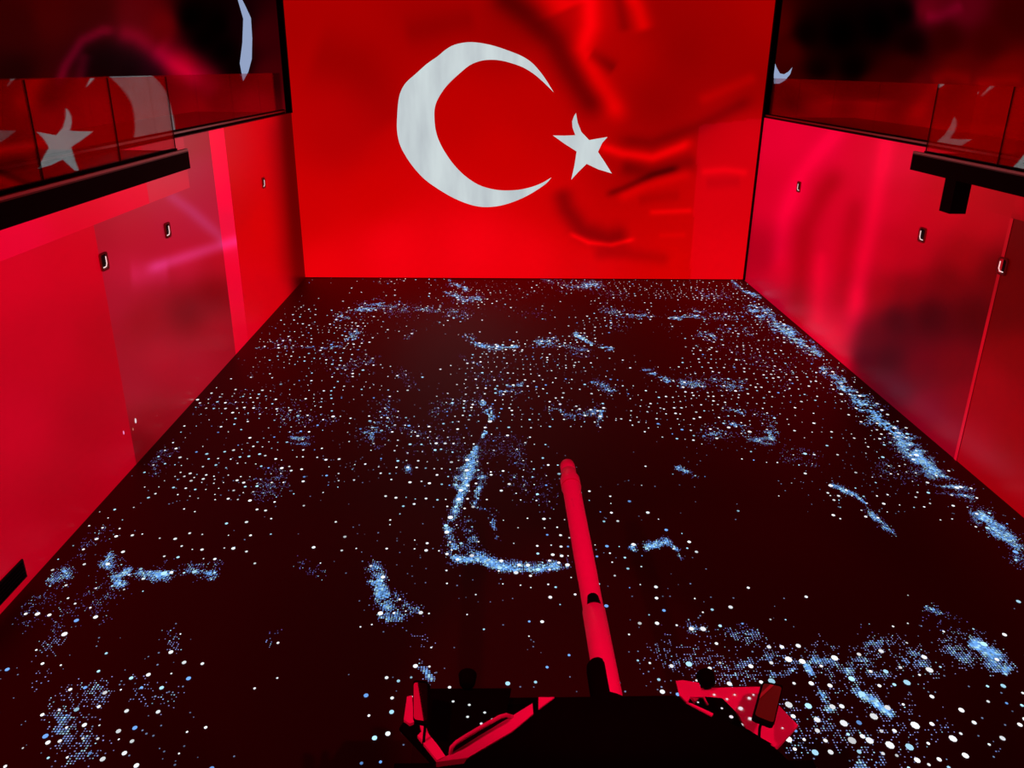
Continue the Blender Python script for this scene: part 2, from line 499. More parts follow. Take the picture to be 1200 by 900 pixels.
RL = [(1185, 258, 176, 8, 22), (1175, 320, 160, 6, 18), (1150, 420, 196, 4, 24), (1120, 525, 205, 6, 36)]
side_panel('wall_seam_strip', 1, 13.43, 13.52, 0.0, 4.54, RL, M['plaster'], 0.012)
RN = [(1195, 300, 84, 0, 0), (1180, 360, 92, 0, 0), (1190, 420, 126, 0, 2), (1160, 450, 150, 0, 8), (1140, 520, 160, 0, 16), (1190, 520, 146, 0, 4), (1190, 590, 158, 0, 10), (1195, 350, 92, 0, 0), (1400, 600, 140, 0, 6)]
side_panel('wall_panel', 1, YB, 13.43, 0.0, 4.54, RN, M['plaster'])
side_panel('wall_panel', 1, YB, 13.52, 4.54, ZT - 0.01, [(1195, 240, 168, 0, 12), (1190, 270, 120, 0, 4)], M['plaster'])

# --- galleries above the side walls: dark glazing with red reflected light painted as glow
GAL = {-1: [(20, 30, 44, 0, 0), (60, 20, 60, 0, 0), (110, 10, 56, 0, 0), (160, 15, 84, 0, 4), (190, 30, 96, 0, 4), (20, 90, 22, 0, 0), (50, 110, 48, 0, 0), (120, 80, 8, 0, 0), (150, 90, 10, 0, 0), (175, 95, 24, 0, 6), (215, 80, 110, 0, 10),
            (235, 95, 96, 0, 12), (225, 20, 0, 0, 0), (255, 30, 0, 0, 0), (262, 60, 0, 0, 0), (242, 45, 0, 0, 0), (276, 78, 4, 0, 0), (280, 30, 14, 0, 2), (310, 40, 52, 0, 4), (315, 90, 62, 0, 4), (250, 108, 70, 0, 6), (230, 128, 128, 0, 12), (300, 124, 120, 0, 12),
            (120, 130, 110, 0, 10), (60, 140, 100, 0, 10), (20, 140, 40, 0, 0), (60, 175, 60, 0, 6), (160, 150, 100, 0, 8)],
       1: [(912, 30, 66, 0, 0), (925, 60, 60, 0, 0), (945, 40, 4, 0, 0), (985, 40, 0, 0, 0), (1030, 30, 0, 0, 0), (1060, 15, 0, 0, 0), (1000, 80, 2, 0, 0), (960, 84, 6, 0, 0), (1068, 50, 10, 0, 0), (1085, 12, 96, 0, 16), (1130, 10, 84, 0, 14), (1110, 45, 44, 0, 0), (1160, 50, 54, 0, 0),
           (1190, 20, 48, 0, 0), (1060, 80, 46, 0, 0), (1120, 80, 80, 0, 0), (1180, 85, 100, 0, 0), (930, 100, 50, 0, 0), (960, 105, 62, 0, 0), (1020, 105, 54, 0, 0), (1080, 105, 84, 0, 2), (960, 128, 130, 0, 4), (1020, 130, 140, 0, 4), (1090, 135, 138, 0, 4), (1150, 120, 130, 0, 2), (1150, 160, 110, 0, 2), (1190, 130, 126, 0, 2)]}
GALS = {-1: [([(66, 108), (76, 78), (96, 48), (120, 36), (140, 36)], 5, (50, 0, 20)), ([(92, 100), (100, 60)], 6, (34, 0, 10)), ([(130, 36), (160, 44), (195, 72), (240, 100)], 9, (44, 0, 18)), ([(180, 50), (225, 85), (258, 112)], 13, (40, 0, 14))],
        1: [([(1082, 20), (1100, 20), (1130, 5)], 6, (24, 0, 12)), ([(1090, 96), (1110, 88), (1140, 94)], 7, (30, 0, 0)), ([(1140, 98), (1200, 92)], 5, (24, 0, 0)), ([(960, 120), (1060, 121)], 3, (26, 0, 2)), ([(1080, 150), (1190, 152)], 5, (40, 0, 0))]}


DIM = mat('dim_blue_grey_reflection', (0.01, 0.01, 0.01), 0.6, spec=0.1, emis=tuple(lin((146, 162, 196))), noise=0.1)  # glowing slivers painted as the crescent's reflection in the gallery glass
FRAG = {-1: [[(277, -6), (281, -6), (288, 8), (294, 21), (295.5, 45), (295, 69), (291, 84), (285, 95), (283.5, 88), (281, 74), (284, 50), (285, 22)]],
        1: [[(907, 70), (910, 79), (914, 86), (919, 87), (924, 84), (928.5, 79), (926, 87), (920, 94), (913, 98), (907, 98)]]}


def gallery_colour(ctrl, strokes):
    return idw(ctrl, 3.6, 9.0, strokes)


for side, x0, tagn in ((-1, XL, 'left'), (1, XR, 'right')):
    a, b = sorted((x0 + side * 0.02, x0 + side * 4.0))
    s = box('gallery_floor', (a, b, YB, D + 0.2, ZT - 0.25, ZT), M['slab'], kind='structure')
    tag(s, 'dark gallery floor on top of the side wall', None)
    xb = x0 + side * 3.1
    a, b = sorted((xb, xb + side * 0.1))
    w = grid('wall_gallery_' + tagn, (xb, 4.0, ZT), (0, D + 0.2 - 4.0, 0), (0, 0, ZC - ZT), 200, 60, gallery_colour(GAL[side], GALS[side]), M['glaze_glow'], kind='structure', back=(side * 0.1, 0, 0))
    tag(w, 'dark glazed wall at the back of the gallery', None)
    e = grid('wall_gallery_end_' + tagn, (x0 + side * 0.02, D + 0.15, ZT), (side * 3.1, 0, 0), (0, 0, ZC - ZT), 60, 60, gallery_colour(GAL[side], GALS[side]), M['glaze_glow'], kind='structure', back=(0, 0.06, 0))
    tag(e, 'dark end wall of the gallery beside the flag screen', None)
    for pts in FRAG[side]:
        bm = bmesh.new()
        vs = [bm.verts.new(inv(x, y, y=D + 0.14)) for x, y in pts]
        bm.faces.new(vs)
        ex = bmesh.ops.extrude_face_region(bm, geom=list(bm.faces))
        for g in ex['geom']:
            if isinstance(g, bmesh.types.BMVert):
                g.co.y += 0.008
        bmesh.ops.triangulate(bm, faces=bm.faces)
        bm_obj('painted_crescent_reflection', bm, DIM, e)['label'] = 'pale painted reflection of the crescent'
    # black post and capping where the wall meets the screen
    a, b = sorted((x0 - side * 0.05, x0 + side * 0.14))
    t = box('trim_1' if side < 0 else 'trim_2', (a, b, D - 0.14, D - 0.015, ZT if side < 0 else 0.02, ZC), M['trim'], kind='structure')
    tag(t, 'slim black post between screen and side wall', None)


def balustrade(side, x, y0, y1, label, pane=2.6, zb=ZT, top=6.60):
    t = thing('glass_balustrade', label, 'balustrade', (x, (y0 + y1) / 2, zb))
    box('base_channel', (x - 0.05, x + 0.05, y0, y1, zb, zb + 0.11), M['trim'], t, bevel=0.008)
    a, b = sorted((x - side * 0.052, x - side * 0.075))
    box('edge_strip', (a, b, y0, y1, zb + 0.045, zb + 0.085), M['alu'], t)
    n = max(1, round((y1 - y0) / pane))
    w = (y1 - y0) / n
    for i in range(n):
        ya, yb = y0 + i * w + 0.006, y0 + (i + 1) * w - 0.006
        box('glass_pane', (x - 0.009, x + 0.009, ya, yb, zb + 0.10, top), M['glass'], t)
    return t


balustrade(-1, XL - 0.20, 4.0, D - 0.2, 'glass balustrade along the gallery edge on the panelled wall with the black floor vent')
balustrade(1, XR + 0.08, 4.0, D - 0.2, 'glass balustrade along the gallery edge on the softly folded red wall')


def balcony(side, x0, xe, y1, label, bracket=None, zt=ZT):
    a, b = sorted((x0 - side * 0.001, xe))
    t = thing('balcony', label, 'balcony', ((a + b) / 2, y1 / 2, zt - 0.28))
    box('slab', (a, b, YB + 0.1, y1, zt - 0.30, zt - 0.02), M['trim'], t)
    box('floor_finish', (a, b, YB + 0.1, y1, zt - 0.02, zt), M['slab'], t)
    c, d = sorted((xe, xe + side * 0.05))
    box('edge_strip', (c, d, YB + 0.1, y1, zt + 0.001, zt + 0.035), M['alu'], t)
    if bracket:
        br = prism('bracket', [(bracket[0], bracket[2], zt - 0.30), (bracket[1], bracket[2], zt - 0.30), (bracket[1], bracket[3], zt - 0.30), (bracket[0], bracket[3], zt - 0.30)],
                   [(bracket[0], bracket[2], bracket[4]), (bracket[1], bracket[2], bracket[4]), (bracket[1], bracket[3], bracket[4]), (bracket[0], bracket[3], bracket[4])], M['trim'], t)
        br['label'] = 'black hanging bracket'
    return t


XBL, YBL = -5.36, 14.70
XBR, YBR = 7.79, 15.40
balcony(-1, XL, XBL, YBL, 'black balcony slab jutting from the panelled wall with the black floor vent')
balcony(1, XR, XBR, YBR, 'black balcony slab with a hanging bracket jutting from the softly folded wall', (XBR + 0.02, XBR + 0.30, 13.8, 14.15, ZT - 0.86))
for side, xg, ye, xw, lab in ((-1, XBL - 0.16, YBL - 0.15, XL, 'tall clear glass guard around the balcony without a bracket'),
                              (1, XBR + 0.16, YBR - 0.15, XR, 'tall clear glass guard around the balcony with a hanging bracket')):
    t = thing('glass_guard', lab, 'balustrade', (xg, ye / 2, ZT))
    n = 8
    w = (ye - (YB + 0.1)) / n
    for i in range(n):
        ya, yb = YB + 0.1 + i * w + 0.012, YB + 0.1 + (i + 1) * w - 0.012
        box('glass_pane', (xg - 0.009, xg + 0.009, ya, yb, ZT + 0.004, 6.62), M['glass'], t)
        box('pane_joint', (xg - 0.008, xg + 0.008, yb + 0.003, yb + 0.017, ZT + 0.004, 6.62), M['trim'], t)
    a, b = sorted((xg + side * 0.02, xw - side * 0.02))
    box('glass_pane', (a, b, ye - 0.009, ye + 0.009, ZT + 0.004, 6.62), M['glass'], t)
    a, b = sorted((xg - 0.012, xg + 0.012))
    box('base_channel', (xg - 0.03, xg + 0.03, YB + 0.1, ye, ZT + 0.001, ZT + 0.05), M['trim'], t)


# --- recessed lamps in the side walls
def rrect(w, h, r, n=4):
    out = []
    for cx, cy, a0 in ((w / 2 - r, h / 2 - r, 0), (-w / 2 + r, h / 2 - r, 90), (-w / 2 + r, -h / 2 + r, 180), (w / 2 - r, -h / 2 + r, 270)):
        for k in range(n + 1):
            a = math.radians(a0 + 90 * k / n)
            out.append((cx + r * math.cos(a), cy + r * math.sin(a)))
    return out


def ring_solid(name, outer, inner, x_in, x_out, yc, zc, material, parent):
    bm = bmesh.new()
    n = len(outer)
    L = [[bm.verts.new((x, yc + p[0], zc + p[1])) for p in poly] for x in (x_in, x_out) for poly in (outer, inner)]
    for i in range(n):
        j = (i + 1) % n
        for A, B in ((L[0], L[1]), (L[1], L[3]), (L[3], L[2]), (L[2], L[0])):
            bm.faces.new((A[i], A[j], B[j], B[i]))
    return bm_obj(name, bm, material, parent)


def wall_lamp(side, y, label, z=3.73):
    x = XL if side < 0 else XR
    s = -side                                    # towards the hall
    t = thing('recessed_wall_lamp', label, 'wall lamp', (x, y, z))
    ring_solid('frame', rrect(0.27, 0.30, 0.05), rrect(0.20, 0.24, 0.04), x + s * 0.002, x + s * 0.03, y, z, M['niche'], t)
    bm = bmesh.new()
    a = [bm.verts.new((x + s * 0.004, y + p[0], z + p[1])) for p in rrect(0.20, 0.24, 0.04)]
    b = [bm.verts.new((x + s * 0.010, y + p[0], z + p[1])) for p in rrect(0.20, 0.24, 0.04)]
    bm.faces.new(a)
    bm.faces.new(b)
    for i in range(len(a)):
        j = (i + 1) % len(a)
        bm.faces.new((a[i], a[j], b[j], b[i]))
    bm_obj('recess', bm, M['hole'], t)
    # lit lip: far jamb and sill of the niche
    pts = [(0.085, 0.07), (0.085, -0.05), (0.05, -0.095), (-0.05, -0.095)]
    tube('lit_lip', [(x + s * 0.014, y + p[0], z + p[1]) for p in pts], 0.009, M['lamp_lip'], t, n=8)
    return t


for side, wl in ((-1, 'on the panelled wall with the black floor vent'), (1, 'on the softly folded red wall')):
    for y, l in ((23.36, 'small recessed lamp nearest the flag screen, '), (16.2, 'recessed square lamp between two others, '), (13.40 if side < 0 else 13.42, 'recessed square lamp at a panel seam, ')):
        wall_lamp(side, y, l + wl)

# --- black vent low on the near panel
v = thing('wall_vent', 'black rectangular vent low on the red wall near the floor', 'vent', (XL, 9.1, 0.22))
box('vent_frame', (XL + 0.001, XL + 0.03, 8.2, 9.62, 0.13, 0.42), M['hole'], v, bevel=0.01)
for k in range(5):
    box('louvre', (XL + 0.03, XL + 0.042, 8.25, 9.57, 0.165 + k * 0.05, 0.185 + k * 0.05), M['trim'], v)

# ------------------------------------------------------------------ light specks on the floor
rng = np.random.default_rng(7)
# streaks: polyline in picture pixels, half width, strength
STREAKS = [
    ([(858, 329), (870, 340), (890, 348)], 2.6, 1.0), ([(882, 362), (905, 376), (930, 395), (960, 416)], 8, 1.0), ([(964, 432), (985, 447)], 5, .8), ([(985, 450), (1005, 470), (1040, 500), (1078, 538)], 9, 1.15), ([(1078, 538), (1105, 560), (1133, 580)], 10, .85), ([(1150, 606), (1172, 622), (1200, 648)], 10, 1.0),
    ([(974, 569), (1002, 580), (1014, 590)], 3, 1.0), ([(1014, 595), (1030, 612), (1046, 625)], 4, .8), ([(1040, 548), (1085, 550)], 12, .35),
    ([(566, 472), (577, 488), (570, 505), (557, 525)], 4, 1.0), ([(557, 525), (552, 545), (543, 565), (538, 585)], 7, 1.1), ([(545, 575), (530, 605), (524, 618)], 5, .9), ([(524, 615), (530, 640), (536, 655)], 7, .95), ([(536, 655), (565, 655), (590, 665), (625, 668), (664, 662)], 5.5, 1.0), ([(565, 560), (556, 590)], 5, .8), ([(545, 615), (556, 635)], 8, .5),
    ([(575, 600), (582, 630)], 5, .55), ([(560, 595), (580, 600)], 4, .6), ([(570, 520), (600, 510), (610, 540)], 14, .28), ([(500, 510), (560, 530)], 22, .2), ([(600, 560), (640, 575)], 20, .18), ([(585, 460), (612, 450)], 5, .7), ([(510, 480), (560, 470)], 12, .3),
    ([(128, 652), (134, 668), (140, 684)], 8, 1.0), ([(145, 670), (180, 674), (210, 670), (250, 673)], 5.5, 1.0), ([(190, 664), (255, 662)], 7, .35), ([(62, 682), (78, 672)], 9, .75), ([(60, 690), (30, 725)], 14, .3), ([(90, 720), (130, 690)], 18, .32), ([(50, 765), (75, 745)], 12, .5), ([(90, 650), (120, 620)], 9, .28),
    ([(70, 860), (80, 840), (115, 815)], 20, .55), ([(100, 870), (90, 900)], 20, .4), ([(160, 810), (185, 815)], 18, .35), ([(40, 800), (55, 790)], 12, .25), ([(205, 760), (200, 740)], 7, .4),
    ([(440, 665), (447, 690), (455, 712)], 8, 1.0), ([(447, 725), (470, 720)], 8, .8), ([(465, 700), (485, 715)], 10, .5), ([(492, 778), (505, 795)], 7, .75), ([(480, 740), (520, 770)], 10, .2),
    ([(810, 742), (845, 740), (880, 742)], 10, .55), ([(780, 770), (850, 790), (880, 780)], 22, .42), ([(905, 770), (945, 772), (975, 770)], 12, .75), ([(930, 785), (905, 790)], 8, .7), ([(945, 780), (958, 805), (972, 830)], 6, 1.0), ([(995, 792), (1012, 812), (1045, 838)], 8, 1.05), ([(1010, 770), (1040, 790)], 16, .55), ([(1020, 755), (1070, 770), (1090, 785)], 14, .55),
    ([(1085, 712), (1102, 720)], 3, .9), ([(1095, 720), (1140, 750)], 12, .4), ([(1145, 755), (1160, 770), (1178, 785)], 9, 1.05), ([(1110, 760), (1130, 770)], 12, .5), ([(910, 840), (1000, 860), (1060, 850)], 34, .34), ([(930, 880), (950, 860)], 20, .3), ([(1005, 898), (1030, 888)], 9, .8), ([(1010, 815), (980, 790)], 30, .3), ([(1100, 845), (1112, 850)], 8, .4), ([(1170, 880), (1180, 878)], 6, .4),
    ([(395, 372), (420, 363), (445, 358)], 6, .8), ([(445, 358), (480, 362), (515, 364), (545, 368)], 7, .5), ([(528, 331), (546, 338)], 3, 1.0), ([(524, 342), (545, 353), (562, 350)], 4, .75), ([(412, 395), (418, 388)], 8, .75), ([(390, 406), (400, 404)], 4, .7), ([(400, 432), (432, 424)], 9, .4), ([(476, 394), (486, 390)], 3, .6), ([(300, 408), (345, 407), (400, 409)], 1.2, .5), ([(325, 400), (345, 402)], 6, .3),
    ([(545, 394), (562, 403), (580, 408), (604, 406)], 3.5, 1.0), ([(545, 420), (562, 428)], 4, .6), ([(630, 401), (650, 400)], 5, .7), ([(675, 392), (690, 402), (716, 408)], 3, .95), ([(640, 405), (690, 412)], 5, .5), ([(684, 333), (700, 335)], 5, .85), ([(655, 335), (680, 336)], 5, .45), ([(635, 328), (648, 330)], 3, .5), ([(585, 366), (640, 370)], 8, .12),
    ([(706, 362), (730, 368), (765, 370)], 4.5, .6), ([(784, 373), (810, 370), (822, 370)], 2.5, .9), ([(815, 365), (824, 368)], 3, .8), ([(825, 372), (875, 368)], 5, .5), ([(715, 380), (730, 385)], 6, .3), ([(845, 386), (880, 390)], 6, .5), ([(822, 394), (836, 396)], 5, .6), ([(820, 345), (850, 348)], 5, .4), ([(860, 412), (920, 440)], 16, .22), ([(700, 345), (730, 345)], 4, .3),
    ([(755, 434), (772, 441), (784, 446)], 3.2, 1.0), ([(800, 450), (830, 446), (866, 452)], 7, .65), ([(694, 448), (720, 458)], 4, .7), ([(650, 480), (672, 488), (700, 482)], 7, .6), ([(690, 482), (706, 480), (700, 500)], 3.5, .75), ([(845, 478), (872, 484)], 2.4, .9), ([(850, 494), (870, 500), (885, 515)], 6, .75), ([(880, 512), (905, 518), (902, 505)], 7, .8), ([(830, 510), (845, 508)], 11, .5), ([(920, 530), (950, 536)], 8, .35), ([(885, 484), (905, 490)], 5, .4), ([(795, 549), (815, 559)], 3, .8),
    ([(743, 641), (765, 640), (780, 634), (795, 645)], 3.5, 1.0), ([(795, 645), (798, 656)], 3, .5), ([(435, 505), (455, 480)], 12, .6), ([(460, 490), (490, 505)], 8, .4), ([(342, 511), (358, 516)], 6, .7), ([(310, 575), (325, 560)], 14, .35), ([(330, 485), (350, 480)], 8, .35), ([(350, 490), (390, 490)], 6, .4), ([(285, 465), (300, 480)], 8, .3), ([(226, 480), (236, 470)], 6, .6), ([(185, 545), (195, 525)], 9, .35), ([(250, 470), (280, 475)], 8, .25), ([(478, 548), (480, 552)], 3, .8),
    ([(380, 418), (410, 440)], 10, .25), ([(470, 440), (485, 455)], 7, .3), ([(560, 440), (600, 455)], 8, .35), ([(350, 660), (372, 668)], 8, .3), ([(315, 752), (322, 745)], 7, .4), ([(1075, 545), (1055, 560)], 9, .3),
]
# calm dark stretches (ellipse in picture pixels, how many specks stay)
CALM = [(960, 660, 150, 62, .10), (1130, 660, 95, 48, .04), (492, 412, 60, 26, .02), (330, 800, 120, 130, .10), (330, 700, 110, 50, .35), (880, 610, 90, 45, .25), (740, 545, 70, 25, .25), (400, 590, 80, 26, .30), (690, 760, 60, 50, .12),
        (500, 410, 70, 14, .05), (590, 385, 60, 16, .10), (750, 408, 70, 16, .12), (700, 520, 60, 16, .05), (640, 365, 70, 20, .15), (440, 345, 70, 12, .25), (1060, 640, 80, 40, .10), (400, 345, 60, 30, .2), (230, 610, 90, 22, .25), (60, 640, 60, 30, .2), (600, 620, 40, 30, .6), (600, 740, 80, 40, .55), (780, 690, 90, 40, .45), (830, 480, 40, 12, .6), (1060, 720, 120, 14, .35)]
RICH = [(100, 800, 160, 130, 1.7), (1120, 830, 110, 90, 1.35), (560, 700, 70, 60, 1.3), (330, 560, 110, 60, 1.3), (740, 690, 60, 60, 1.3), (640, 470, 120, 50, 1.25), (880, 480, 130, 60, 1.35), (320, 440, 120, 50, 1.5), (580, 520, 90, 70, 1.35), (470, 490, 90, 40, 1.2), (640, 430, 90, 40, 1.2), (1010, 560, 70, 30, 1.4), (860, 400, 90, 50, 1.3)]


def streak_field(q, wf=None):
    f = np.zeros(len(q))
    for pl, w, s in STREAKS:
        pl_ = np.asarray(pl, float)
        lo, hi = pl_.min(0) - 3 * w, pl_.max(0) + 3 * w
        m = np.where((q[:, 0] > lo[0]) & (q[:, 0] < hi[0]) & (q[:, 1] > lo[1]) & (q[:, 1] < hi[1]))[0]
        if len(m):
            f[m] = np.maximum(f[m], s * np.exp(-(seg_dist(q[m], pl) / (w if wf is None else w * wf[m])) ** 2 * 0.9))
    return f


def calm_field(q):
    f = np.ones(len(q))
    for cx, cy, rx, ry, k in CALM + RICH:
        d = ((q[:, 0] - cx) / rx) ** 2 + ((q[:, 1] - cy) / ry) ** 2
        f *= 1 - (1 - k) / (1 + np.exp((d - 0.8) * 9))
    return f


def noise2(x, y, seed, cell):
    r = np.random.default_rng(seed)
    T = r.random((256, 256))
    u, w = x / cell + 100, y / cell + 100
    i, j = np.floor(u).astype(int), np.floor(w).astype(int)
    a, b = u - i, w - j
    a, b = a * a * (3 - 2 * a), b * b * (3 - 2 * b)
    g = lambda p, s: T[p % 256, s % 256]
    return (g(i, j) * (1 - a) + g(i + 1, j) * a) * (1 - b) + (g(i, j + 1) * (1 - a) + g(i + 1, j + 1) * a) * b


def floor_nodes(pitch, jit, y0, y1, stretch=1.0):
    xs = np.arange(XL + 0.22, XR - 0.06, pitch)
    ys = np.arange(y0, y1, pitch * stretch)
    X, Y = np.meshgrid(xs, ys)
    X, Y = X.ravel(), Y.ravel()
    X = X + rng.normal(0, jit, len(X))
    Y = Y + rng.normal(0, jit, len(Y))
    if stretch != 1.0:                           # the loose grid drifts with the flow
        X = X + 0.45 * (noise2(X, Y, 31, 1.7) - 0.5) + 0.16 * (noise2(X, Y, 33, 0.5) - 0.5)
        Y = Y + 0.80 * (noise2(X, Y, 35, 1.9) - 0.5) + 0.30 * (noise2(X, Y, 37, 0.5) - 0.5)
    q = proj(np.stack([X, Y, np.zeros_like(X)], -1))
    k = (q[:, 0] > -60) & (q[:, 0] < 1260) & (q[:, 1] < 960) & (X > XL + 0.06) & (X < XR - 0.03) & (Y < D - 0.03)
    # nothing lands on the floor under the vehicle
    k &= ~((X > -0.95) & (X < 2.9) & (Y < 6.6))
    return X[k], Y[k], q[k]


V, Fc, Cc = [], [], []


def add_specks(X, Y, r, asp, col, n, z):
    """flat n-sided specks; asp = stretch along the hall"""
    ang = np.arange(n) * 2 * math.pi / n + math.pi / n
    base = sum(len(a) for a in V)
    P = np.stack([X[:, None] + r[:, None] * np.cos(ang), Y[:, None] + (r * asp)[:, None] * np.sin(ang), np.broadcast_to(np.asarray(z, float).reshape(-1, 1), (len(X), n))], -1).reshape(-1, 3)
    V.append(P)
    Fc.append((base + np.arange(len(X) * n)).reshape(-1, n).tolist())
    Cc.append(np.repeat(col, n, axis=0))


# big round specks on a loose grid
X, Y, q = floor_nodes(0.20, 0.026, 3.2, D, 1.45)
s = streak_field(q)
patch = 0.55 * noise2(X, Y, 3, 0.9) + 0.45 * noise2(X, Y, 5, 2.3)
prob = np.clip((0.14 + 1.70 * np.clip(patch - 0.31, 0, 1)) * calm_field(q) + 0.65 * np.clip(s * 1.4, 0, 1), 0, 0.97)
keep = rng.random(len(X)) < prob
X, Y, q, s = X[keep], Y[keep], q[keep], s[keep]
size = (0.013 + 0.025 * rng.random(len(X)) ** 1.7) * (0.8 + 0.45 * np.clip(s, 0, 1))
near = np.clip((q[:, 1] - 700) / 150, 0, 1) * np.clip((q[:, 0] - 760) / 120, 0, 1)
size *= 1 + 0.45 * near
white, ice, blue, violet = lin((246, 250, 255)), lin((170, 222, 246)), lin((110, 165, 240)), lin((100, 82, 160))
azure = lin((112, 178, 255))
lilac = lin((150, 146, 208))
t = rng.random((len(X), 1))
col = white * (t < 0.72) + ice * ((t >= 0.72) & (t < 0.93)) + blue * (t >= 0.93)
col = col * (0.4 + 0.8 * rng.random((len(X), 1)) ** 0.5) * 1.15
add_specks(X, Y, size, np.full(len(X), 1.15), col, 8, 0.004)

# fine light specks of the streaks, on the picture's own pixel raster
for pitch, ya, yb in ((0.034, 3.2, 8.5), (0.034, 8.5, 14.5), (0.045, 14.5, 20.0), (0.06, 20.0, D)):
    X, Y, q = floor_nodes(pitch, pitch * (0.05 if ya < 8 else 0.14), ya, yb)
    wf = 0.35 + 1.25 * noise2(X, Y, 41, 0.42) * (0.5 + noise2(X, Y, 43, 0.16))
    core = streak_field(q, wf)
    halo = streak_field(q)
    m = halo > 0.02
    X, Y, core, halo = X[m], Y[m], core[m], halo[m]
    ridge = 1 - np.abs(2 * noise2(X + 0.5 * noise2(X, Y, 17, 0.5), Y, 11, 0.28) - 1)
    fine = 0.6 * ridge + 0.4 * noise2(X, Y, 19, 0.10)
    b = np.clip(core * (0.30 + 1.2 * np.clip((fine - 0.30) * 1.8, 0, 1)), 0, 1.4)
    p = np.clip(b * 1.35 - 0.06, 0, 0.97) + 0.30 * halo * np.clip((fine - 0.35) * 2, 0, 1)
    keep = rng.random(len(X)) < p * (1.0 if ya < 14 else 0.62)
    X, Y, b = X[keep], Y[keep], b[keep]
    r = pitch * (0.20 + 0.50 * np.clip(b - 0.35, 0, 1) + 0.12 * rng.random(len(X)))
    k = np.clip(b * 1.15 - 0.15 + 0.4 * (rng.random(len(X)) - 0.5), 0, 1)[:, None]
    col = (lilac if ya < 8 else violet) * (1 - k) + azure * k
    hot = rng.random((len(X), 1)) < 0.09 + 0.28 * k
    col = np.where(hot, ice, col) * (0.40 + 0.85 * rng.random((len(X), 1)))
    add_specks(X, Y, r, np.full(len(X), 1.0), col, 4, 0.002)

# faint scattered light specks everywhere
X, Y, q = floor_nodes(0.11, 0.05, 3.2, D)
prob = 0.16 * np.clip(calm_field(q) - 0.1, 0, 1.3) * np.clip(noise2(X, Y, 21, 0.7) * 2 - 0.5, 0, 1.3)
keep = rng.random(len(X)) < prob
X, Y = X[keep], Y[keep]
add_specks(X, Y, 0.006 + 0.008 * rng.random(len(X)), np.full(len(X), 1.1), (violet * 0.5 + ice * 0.3) * (0.4 + 0.6 * rng.random((len(X), 1))), 5, 0.003)


def speck_mesh(name, verts, faces, cols, parent):
    me = bpy.data.meshes.new(name)
    me.from_pydata(np.vstack(verts).tolist(), [], [f for g in faces for f in g])
    a = me.attributes.new('picture', 'FLOAT_COLOR', 'POINT')
    c = np.vstack(cols)
    a.data.foreach_set('color', np.hstack([c, np.ones((len(c), 1))]).astype(np.float32).ravel())
    o = link(name, me, M['speck'], parent, 'stuff')
    o['label'] = 'white and blue specks of projected light'
    return o


speck_mesh('light_specks', V, Fc, Cc, floor)

# ------------------------------------------------------------------ the vehicle
CX = 0.97
tank = thing('tank', 'unlit black tank with a long pale gun barrel lit red, parked facing the flag', 'tank', (CX, 3.0, 0))
TB, TL = M['tank_black_unlit'], M['tank_lit']
W3 = lambda pts, z: [tuple(inv(x, y, z=z)) for x, y in pts]

# hull: lower body, sloping nose, deck
prism('hull', [(CX - 1.1, 6.15, 1.12), (CX + 1.1, 6.15, 1.12), (CX + 1.1, -1.0, 1.12), (CX - 1.1, -1.0, 1.12)],
      [(CX - 1.1, 5.75, 0.45), (CX + 1.1, 5.75, 0.45), (CX + 1.1, -0.7, 0.45), (CX - 1.1, -0.7, 0.45)], TB, tank, bevel=0.02)
prism('nose_plate', [(CX - 1.1, 6.16, 1.12), (CX + 1.1, 6.16, 1.12), (CX + 1.1, 6.05, 1.14), (CX - 1.1, 6.05, 1.14)],
      [(CX - 1.1, 6.42, 0.80), (CX + 1.1, 6.42, 0.80), (CX + 1.1, 5.9, 0.70), (CX - 1.1, 5.9, 0.70)], TB, tank)
# running gear
for sx in (-1, 1):
    xa, xb = CX + sx * 1.17, CX + sx * 1.72
    x0, x1 = min(xa, xb), max(xa, xb)
    prof = [(5.75, 0.95), (6.02, 0.78), (6.02, 0.55), (5.75, 0.35), (5.0, 0.0), (-0.4, 0.0), (-0.95, 0.35), (-0.95, 0.75), (-0.7, 0.95)]
    prism('track', [(x0, y, z) for y, z in prof], [(x1, y, z) for y, z in prof], M['rubber'], tank)
    for k in range(6):
        yc = 4.6 - k * 0.92
        bm = bmesh.new()
        bmesh.ops.create_cone(bm, cap_ends=True, segments=24, radius1=0.34, radius2=0.34, depth=0.10)
        bmesh.ops.transform(bm, matrix=Matrix.Translation((CX + sx * 1.775, yc, 0.36)) @ Matrix.Rotation(math.pi / 2, 4, 'Y'), verts=bm.verts)
        bm_obj('road_wheel', bm, TB, tank)

# front fenders
FZ = 1.20
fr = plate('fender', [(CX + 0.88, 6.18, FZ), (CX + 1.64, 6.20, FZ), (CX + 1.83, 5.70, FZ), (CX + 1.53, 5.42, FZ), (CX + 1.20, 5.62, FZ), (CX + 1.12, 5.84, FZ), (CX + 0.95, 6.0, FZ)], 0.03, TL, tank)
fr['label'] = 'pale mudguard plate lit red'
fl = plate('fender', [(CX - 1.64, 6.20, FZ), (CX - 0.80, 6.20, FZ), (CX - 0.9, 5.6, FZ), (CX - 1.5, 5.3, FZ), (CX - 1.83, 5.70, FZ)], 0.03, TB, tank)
fl['label'] = 'mudguard plate blackened as unlit'
for sx in (-1, 1):
    x0, x1 = sorted((CX + sx * 1.12, CX + sx * 1.83))
    box('track_guard', (x0, x1, -0.9, 5.32, FZ - 0.05, FZ - 0.02), TB, tank)
    box('stowage_box', (x0 + 0.04, x1 - 0.04, 2.0, 4.3, FZ - 0.02, FZ + 0.30), TB, tank, bevel=0.02)
